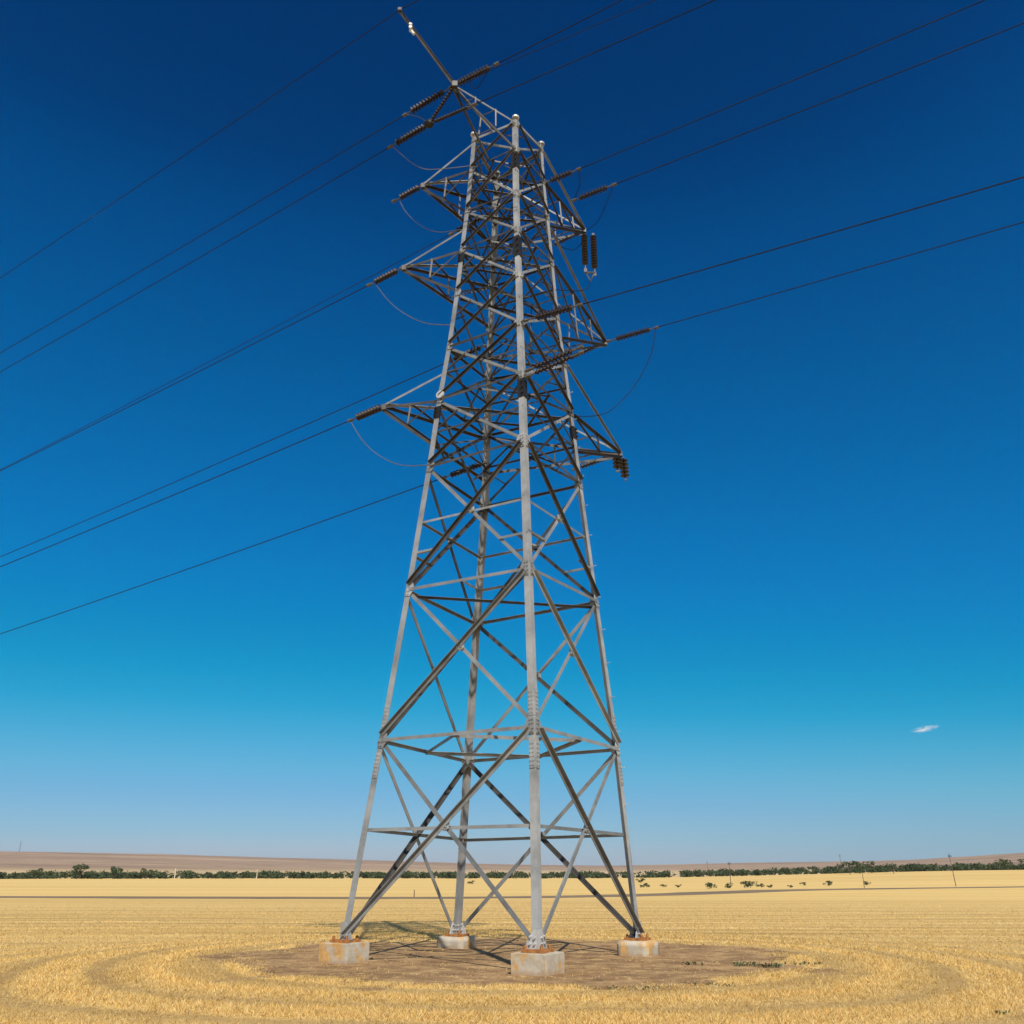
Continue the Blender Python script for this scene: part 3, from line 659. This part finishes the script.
# ------------------------------------------------------------------ stubble blades
def blade_field():
    n = 1150000
    d = np.exp(rng.uniform(math.log(10.5), math.log(75), n)); a = rng.uniform(-.80, .80, n)
    x = d * np.sin(a); y = d * np.cos(a)
    rr = np.hypot(x - TC[0], (y - TC[1]) * 1.08)
    def nz(sx, sy, seed):      # cheap value noise on a lattice
        g = np.random.default_rng(seed).random((256, 256)); fx, fy = x * sx + 90, y * sy + 90
        ix, iy = np.floor(fx).astype(int), np.floor(fy).astype(int); tx, ty = fx - ix, fy - iy; tx = tx * tx * (3 - 2 * tx); ty = ty * ty * (3 - 2 * ty)
        G = lambda i, j: g[i % 256, j % 256]
        return (G(ix, iy) * (1 - tx) + G(ix + 1, iy) * tx) * (1 - ty) + (G(ix, iy + 1) * (1 - tx) + G(ix + 1, iy + 1) * tx) * ty
    wob = .40 * np.sin(.31 * x + .22 * y) + .2 * np.sin(.5 * y - .37 * x + 1) + .06 * np.sin(1.9 * x + 1.3 * y)
    ringp = .5 + (.36 * np.sin((rr + wob) * 2 * math.pi / 1.9) + .14 * np.sin((rr + wob) * 2 * math.pi / .78)) * (.6 + .4 * nz(.2, .2, 8))
    rowp = .5 + .35 * (nz(.06, 1.3, 12) - .5) + (.3 * np.sin((y + .02 * x + wob) * 2 * math.pi / 2.3) + .2 * np.sin((y + .02 * x + wob) * 2 * math.pi / 5.1)) * (.15 + .75 * nz(.08, .3, 3))
    wf = sstep(11, 17, rr); pat = ringp * (1 - wf) + rowp * wf
    patch = rr + .42 * np.sin(.9 * x + 1.3 * y) + .36 * np.sin(1.7 * x - .8 * y + 2) + .24 * np.sin(3.1 * x + 2.3 * y) + .17 * np.sin(5.3 * x - 4.1 * y + 1) + (nz(2.2, 2.2, 5) - .5) * 1.2
    clump = nz(.8, 1.6, 6) * .6 + nz(4, 5, 7) * .4
    keep = (rng.random(n) < sstep(5.6, 6.3, patch)) & (rng.random(n) < np.clip(.18 + .82 * pat ** 1.2 + .4 * (clump - .5), .10, 1) * (1 - .8 * sstep(20, 48, d)) * (1 - sstep(50, 74, d)))
    keep |= (rng.random(n) < .045 * (clump > .48) + .012) & (rr > .5)
    x, y, d, pat, clump, patch = (q[keep] for q in (x, y, d, pat, clump, patch)); n = len(x)
    h = (.022 + .045 * rng.random(n)) * (.5 + .7 * pat + .3 * (clump - .4)) * np.clip((patch - 5.6) * .9, .45, 1)
    wd = .0050 * np.maximum(d / 14, 1) ** .8 * rng.uniform(.7, 1.5, n); th = rng.uniform(0, 2 * math.pi, n)
    lean = rng.uniform(.3, 1.9, n) * h; la = rng.uniform(0, 2 * math.pi, n); z = ground_z(x, y)
    co = np.empty((n, 3, 3), np.float32)
    co[:, 0] = np.stack([x - np.cos(th) * wd, y - np.sin(th) * wd, z - .01], -1); co[:, 1] = np.stack([x + np.cos(th) * wd, y + np.sin(th) * wd, z - .01], -1)
    co[:, 2] = np.stack([x + np.cos(la) * lean, y + np.sin(la) * lean, z + h], -1)
    me = bpy.data.meshes.new('stubble'); me.vertices.add(n * 3); me.vertices.foreach_set('co', co.ravel())
    me.loops.add(n * 3); me.loops.foreach_set('vertex_index', np.arange(n * 3, dtype=np.int32)); me.polygons.add(n)
    me.polygons.foreach_set('loop_start', np.arange(0, n * 3, 3, dtype=np.int32)); me.update(); me.validate()
    pal = np.array([(.70, .475, .165), (.80, .60, .27), (.58, .355, .10), (.40, .23, .075), (.74, .495, .145)]); ci = rng.choice(5, n, p=[.33, .22, .22, .11, .12])
    c = pal[ci] * rng.uniform(.88, 1.12, (n, 1)) * (.72 + .38 * pat)[:, None]; c = np.concatenate([np.clip(c, 0, .9), np.ones((n, 1))], 1)
    at = me.color_attributes.new('straw', 'FLOAT_COLOR', 'POINT'); at.data.foreach_set('color', np.repeat(c, 3, 0).astype(np.float32).ravel())
    k = NT('dry_straw'); a_ = k.n('ShaderNodeVertexColor', layer_name='straw')
    k.set(a_.outputs[0], .8, 0, .15)
    tr = k.n('ShaderNodeBsdfTranslucent'); k.l(a_.outputs[0], tr.inputs[0]); mx = k.n('ShaderNodeMixShader'); mx.inputs[0].default_value = .3
    k.l(k.b.outputs[0], mx.inputs[1]); k.l(tr.outputs[0], mx.inputs[2]); k.l(mx.outputs[0], k.out.inputs[0])
    me.materials.append(k.m); tag(link('stubble', me), 'dry golden straw stubble covering the field', 'stubble', kind='stuff')
blade_field()

# green weeds and clods on the bare patch
k = NT('weed_leaf'); M['weed'] = k.set(k.ramp(k.noise(k.pos(), 8, 3), [(.3, (.045, .06, .022)), (.7, (.115, .13, .05))]), .7)
def weed(x, y, rad, hgt, label, n=60):
    x, y = x * .894, y * .894; zg = float(ground_z(x, y))
    bm = bmesh.new()
    for i in range(n):
        a = random.uniform(0, 6.28); rr_ = rad * math.sqrt(random.random()); c = V((x + math.cos(a) * rr_ * 1.6, y + math.sin(a) * rr_ * .6, zg + random.uniform(-.005, hgt * .4)))
        b = random.uniform(0, 6.28); L = random.uniform(.5, 1) * hgt; s = V((math.cos(b), math.sin(b), random.uniform(.4, 1.6))).normalized(); t = s.cross(V((random.random(), random.random(), .3))).normalized()
        q = [bm.verts.new(c), bm.verts.new(c + s * L * .5 + t * L * .22), bm.verts.new(c + s * L), bm.verts.new(c + s * L * .5 - t * L * .22)]; bm.faces.new(q)
    tag(obj('weed', bm, 'weed'), label, 'weed', 'weeds on the bare soil')
weed(5.15, 22.2, .15, .09, 'low green weed on bare soil, left of the two long weed mats')
weed(5.62, 21.9, .13, .10, 'low green weed on bare soil, between the left weed and the straggly edge weed')
weed(6.55, 22.5, .27, .08, 'straggly green weed at the right edge of the bare soil', 45)
weed(4.05, 22.5, .14, .08, 'tiny green weed on bare soil right of the right footing', 30)
weed(2.15, 17.9, .3, .07, 'sparse weed where bare soil meets straw, right of the nearest footing', 30)
weed(3.7, 18.4, .3, .07, 'sparse weed at the front right rim of the bare soil', 30)
weed(7.45, 15.5, .05, .07, 'small green tuft in the straw near the lower right corner', 18)

def clods():
    k = NT('soil_clod'); M['clod'] = k.set(k.ramp(k.noise(k.pos(), 6, 4), [(.3, (.13, .078, .038)), (.7, (.36, .23, .115))]), .95, 0, .1)
    rd = random.Random(3); bm = bmesh.new()
    for i in range(2600):
        a = rd.uniform(0, 2 * math.pi); q = 6.3 * rd.random() ** .6; x, y = TC[0] + q * math.cos(a), TC[1] + q * math.sin(a) * .94
        if noise.noise(V((x * .9, y * .9, 2))) < -.12 + .25 * rd.random(): continue
        sz_ = .012 + .045 * rd.random() ** 4; z = float(ground_z(x, y))
        vs_ = [bm.verts.new((x + dx_ * sz_ * rd.uniform(.6, 1.5), y + dy_ * sz_ * rd.uniform(.6, 1.4), z + dz_ * sz_ * rd.uniform(.4, .9))) for dx_, dy_, dz_ in ((1, 0, 0), (0, 1, 0), (-1, 0, 0), (0, -1, 0), (rd.uniform(-.3, .3), 0, 1))]
        for j in range(4): bm.faces.new((vs_[j], vs_[(j + 1) % 4], vs_[4]))
    tag(obj('soil_clods', bm, 'clod'), 'brown clods and crumbs of dry soil scattered over the bare earth', 'soil', kind='stuff')
clods()

# ------------------------------------------------------------------ trees, bushes, poles far off
k = NT('far_foliage'); oi = k.n('ShaderNodeObjectInfo')
fc = k.ramp(k.noise(k.pos(), .35, 4, .6), [(.3, (.030, .046, .022)), (.55, (.055, .075, .034)), (.75, (.085, .10, .05))])
M['leaf'] = k.set(fc, .85, 0, .1)
k = NT('bark'); M['bark'] = k.set(k.ramp(k.noise(k.pos(), 3, 3), [(.3, (.08, .06, .045)), (.7, (.16, .12, .09))]), .9)
def crown_bm(bm, c, rx, ry, rz, n, leaf, seed):
    rd = random.Random(seed); cl = [(V((rd.gauss(0, .42) * rx, rd.gauss(0, .42) * ry, rd.uniform(-.55, .62) * rz)), rd.uniform(.3, .55)) for _ in range(9)]
    for i in range(n):
        o_, s = rd.choice(cl); v_ = V((rd.gauss(0, 1), rd.gauss(0, 1), rd.gauss(0, 1))).normalized() * (rd.random() ** .4) * s
        q = V(c) + o_ + V((v_.x * rx, v_.y * ry, v_.z * rz)); u = V((rd.gauss(0, 1), rd.gauss(0, 1), rd.gauss(0, 1))).normalized(); t = u.orthogonal().normalized(); b = u.cross(t); L = leaf * rd.uniform(.6, 1.3)
        bm.faces.new([bm.verts.new(q + t * L), bm.verts.new(q + b * L * .7), bm.verts.new(q - t * L * .8), bm.verts.new(q - b * L * .6)])
def tree(x, y, hgt, wid, label, name='tree', cat='tree', group=None, n=420, trunk=.25, dz=0):
    z = float(ground_z(x, y)) + dz; root = empty(name, (x, y, z)); tag(root, label, cat, group)
    bm = bmesh.new(); sd_ = int(abs(x * 13 + y * 7)); crown_bm(bm, (x, y, z + hgt * (.5 + trunk * .4)), wid / 2, wid / 2, hgt * (.5 - trunk * .3), n, hgt * (.075 if n > 300 else .11), sd_); obj('crown', bm, 'leaf', root)
    bm = bmesh.new(); top = V((x + wid * .04, y, z + hgt * .7)); ring_loft(bm, [V((x, y, z - .2)), V((x, y, z + hgt * .25)), top], [hgt * .045, hgt * .032, hgt * .012], 7)
    for i in range(4):
        a = i * 1.6 + sd_; ring_loft(bm, [V((x, y, z + hgt * .25)), V((x + math.cos(a) * wid * .28, y + math.sin(a) * wid * .28, z + hgt * .62))], [hgt * .022, hgt * .008], 5)
    obj('trunk', bm, 'bark', root)
# the shelter belt reads as one mass
bm = bmesh.new(); rd = random.Random(5)
for i in range(820):
    az = rd.uniform(-.95, .95); dist_ = rd.uniform(455, 530); x, y = dist_ * math.sin(az), dist_ * math.cos(az); z = float(ground_z(x, y))
    dens = .5 + .5 * noise.noise(V((az * 22, 0, 4)))
    hgt = rd.uniform(2.3, 3.4) * (.85 + .35 * dens); wid = hgt * rd.uniform(1.6, 2.6)
    crown_bm(bm, (x, y, z + hgt * .45), wid / 2, wid / 2, hgt * .6, 150, .5, i)
tag(obj('shelter_belt', bm, 'leaf'), 'long dark green belt of trees along the far edge of the field', 'trees', kind='stuff')
def at_px(u, d): a = (u - 512) / 970.; return d * a / math.sqrt(1 + a * a), d / math.sqrt(1 + a * a)
for u, d, hgt, wid, lb in ((80, 450, 6.2, 7, 'taller tree rising above the far belt, left one of two at far left'), (115, 450, 5.8, 6, 'taller tree rising above the far belt, right one of two at far left'),
                           (36, 452, 4.4, 7, 'rounded tree in the far belt near the left edge of the view'), (146, 452, 4.4, 6, 'rounded tree in the far belt just right of the two taller ones')):
    x, y = at_px(u, d); tree(x, y, hgt, wid, lb, group='trees of the far belt')
for u, d, hgt, wid, lb in ((872, 400, 4.6, 8.5, 'broad dark tree standing before the belt, beside the tallest of a clump'), (850, 380, 4.4, 9, 'low spreading dark tree at left of a clump near the far pole'),
                           (894, 370, 3.6, 7, 'squat dark tree in front of the belt right of the clump'), (1009, 440, 4.8, 10, 'broad dark tree alone on the rise at the far right'),
                           (860, 395, 4.6, 7, 'dark rounded tree in the middle of a clump before the belt')):
    x, y = at_px(u, d); tree(x, y, hgt, wid, lb, trunk=.12, group='trees before the far belt')
BUSH = [(28.5, 140, 1.5), (32.6, 146, 1.15), (36.7, 150, 1.5), (40.4, 158, .9), (41.2, 172, 1.2), (39.8, 150, .8), (43.5, 152, .7), (55.9, 172, 1.3), (66.3, 182, 1.1), (24.0, 154, .8), (25.6, 150, .75), (21.8, 158, 1.0), (20.1, 152, .7), (53.3, 178, .9), (-8.6, 203, 1.1), (30.4, 230, 1.6)]
BW = ['dark green bush on the far field, beside the leaning pole', 'dark green bush, second right of the leaning pole', 'widest dark bush in the row right of the leaning pole', 'small bush right of the widest dark bush',
      'bush behind the widest dark bush', 'small bush at right end of the row', 'small bush tucked before the right end of the row', 'lone bush left of the short far post', 'lone bush right of the short far post', 'small bush just right of the pylon leg, first of a pair',
      'small bush just right of the pylon leg, second of a pair', 'bush nearest the pylon right leg in the far field', 'tiny bush nearest the pylon right leg', 'small bush between the row and the lone far bush', 'lone dark bush far behind the pylon, between its left and back legs', 'bush before the belt right of the pylon']
for (x, y, s), lb in zip(BUSH, BW): tree(x, y, s * .72, s * 1.35, lb, 'bush', 'bush', 'bushes dotted over the far field', 260, 0)
k = NT('pole_wood'); M['pole'] = k.set(k.ramp(k.noise(k.pos(), 2, 3), [(.3, (.09, .065, .05)), (.7, (.17, .13, .10))]), .9)
k = NT('pale_post'); M['pale'] = k.set(k.ramp(k.noise(k.pos(), 2, 3), [(.3, (.42, .36, .25)), (.7, (.58, .52, .4))]), .9)
def pole(x, y, hgt, r_, label, arm=True, lean=(0, 0), mat='pole', z=None, name='utility_pole', cat='pole', group='poles standing in the far field'):
    z = float(ground_z(x, y)) if z is None else z; root = empty(name, (x, y, z)); tag(root, label, cat, group)
    top = V((x + lean[0], y + lean[1], z + hgt)); bm = bmesh.new(); ring_loft(bm, [V((x, y, z - .3)), top], [r_, r_ * .7], 8); obj('shaft', bm, mat, root)
    if arm:
        c = V((x, y, z)).lerp(top, .9); bm = bmesh.new(); box(bm, c + V((0, -r_, 0)), V((.95, .3, 0)).normalized(), V((-.3, .95, 0)).normalized(), V((0, 0, 1)), hgt * .13, .1, .1); ca = obj('cross_bar', bm, mat, root)
        for s in (-1, 0, 1):
            q = c + V((.95, .3, 0)).normalized() * (s * hgt * .055) + V((0, -r_, .04)); bm = bmesh.new(); ring_loft(bm, [q, q + V((0, 0, .08)), q + V((0, 0, .2))], [.04, .07, .04], 6); obj('pin_insulator', bm, 'disc', ca)
pole(76.1, 167, 5.3, .075, 'leaning wooden utility pole on the right, tallest in the field', True, (-.3, 0))
pole(38.2, 170, 4.0, .075, 'wooden utility pole standing in the field right of the pylon', True)
pole(54.2, 150, 2.1, .06, 'short weathered post between the two wooden poles', False, name='post', cat='post')
x, y = at_px(842, 420); pole(x, y, 7.5, .11, 'distant pole rising from the tree clump', True)
x, y = at_px(708, 480); pole(x, y, 7.0, .1, 'faint distant pole against the hills above the far belt', True)
pole(-8.8, 88, .62, .05, 'tiny fence stake beside the dirt road', False, name='stake', cat='stake')
x, y = at_px(175, 430); pole(x, y, 4.2, .22, 'pale post before the far belt, left one of two', False, mat='pale', name='pale_post', cat='post')
x, y = at_px(257, 430); pole(x, y, 3.8, .2, 'pale post before the far belt, right one of two', False, mat='pale', name='pale_post', cat='post')
x, y = at_px(15, 3200); pole(x, y, 34, .9, 'thin mast on the hill ridge at far left', False, z=60, name='mast', cat='mast')

# ------------------------------------------------------------------ one wisp of cloud
k = NT('cloud_vapour'); k.t.nodes.remove(k.b); pv = k.n('ShaderNodeVolumePrincipled'); o_ = k.obj()
ln = k.n('ShaderNodeVectorMath', operation='LENGTH'); k.l(o_, ln.inputs[0])
den = k.math('MULTIPLY', k.mrange(ln.outputs['Value'], .15, 1.0, 1, 0), k.mrange(k.noise(k.mapping(o_, (1.1, 1, 1.4)), 1.9, 6, .65, .6), .46, .68))
k.l(k.math('MULTIPLY', den, .08), pv.inputs['Density']); pv.inputs['Color'].default_value = (1, 1, 1, 1); pv.inputs['Anisotropy'].default_value = -.1
k.l(pv.outputs[0], k.out.inputs['Volume']); M['cloud'] = k.m
bm = bmesh.new(); bmesh.ops.create_icosphere(bm, subdivisions=3, radius=1)
cl = obj('cloud', bm, 'cloud'); az = math.atan2(441, 978); dd_ = 4000
cl.location = (dd_ * math.sin(az), dd_ * math.cos(az), dd_ * math.tan(R(7.7))); cl.scale = (62, 60, 12); cl.rotation_euler = (0, R(-8), -az)
tag(cl, 'tiny white wisp of cloud in the right of the sky', 'cloud')

# ------------------------------------------------------------------ air
k = NT('thin_air'); k.t.nodes.remove(k.b); pv = k.n('ShaderNodeVolumePrincipled'); pv.inputs['Color'].default_value = (.78, .86, 1, 1); pv.inputs['Density'].default_value = .00005
pv.inputs['Anisotropy'].default_value = .4; k.l(pv.outputs[0], k.out.inputs['Volume']); M['air'] = k.m
bm = bmesh.new(); box(bm, V((0, 0, 18)), V((1, 0, 0)), V((0, 1, 0)), V((0, 0, 1)), 19000, 19000, 140)
tag(obj('haze', bm, 'air'), 'thin pale haze lying over the far fields and hills', 'haze', kind='stuff')
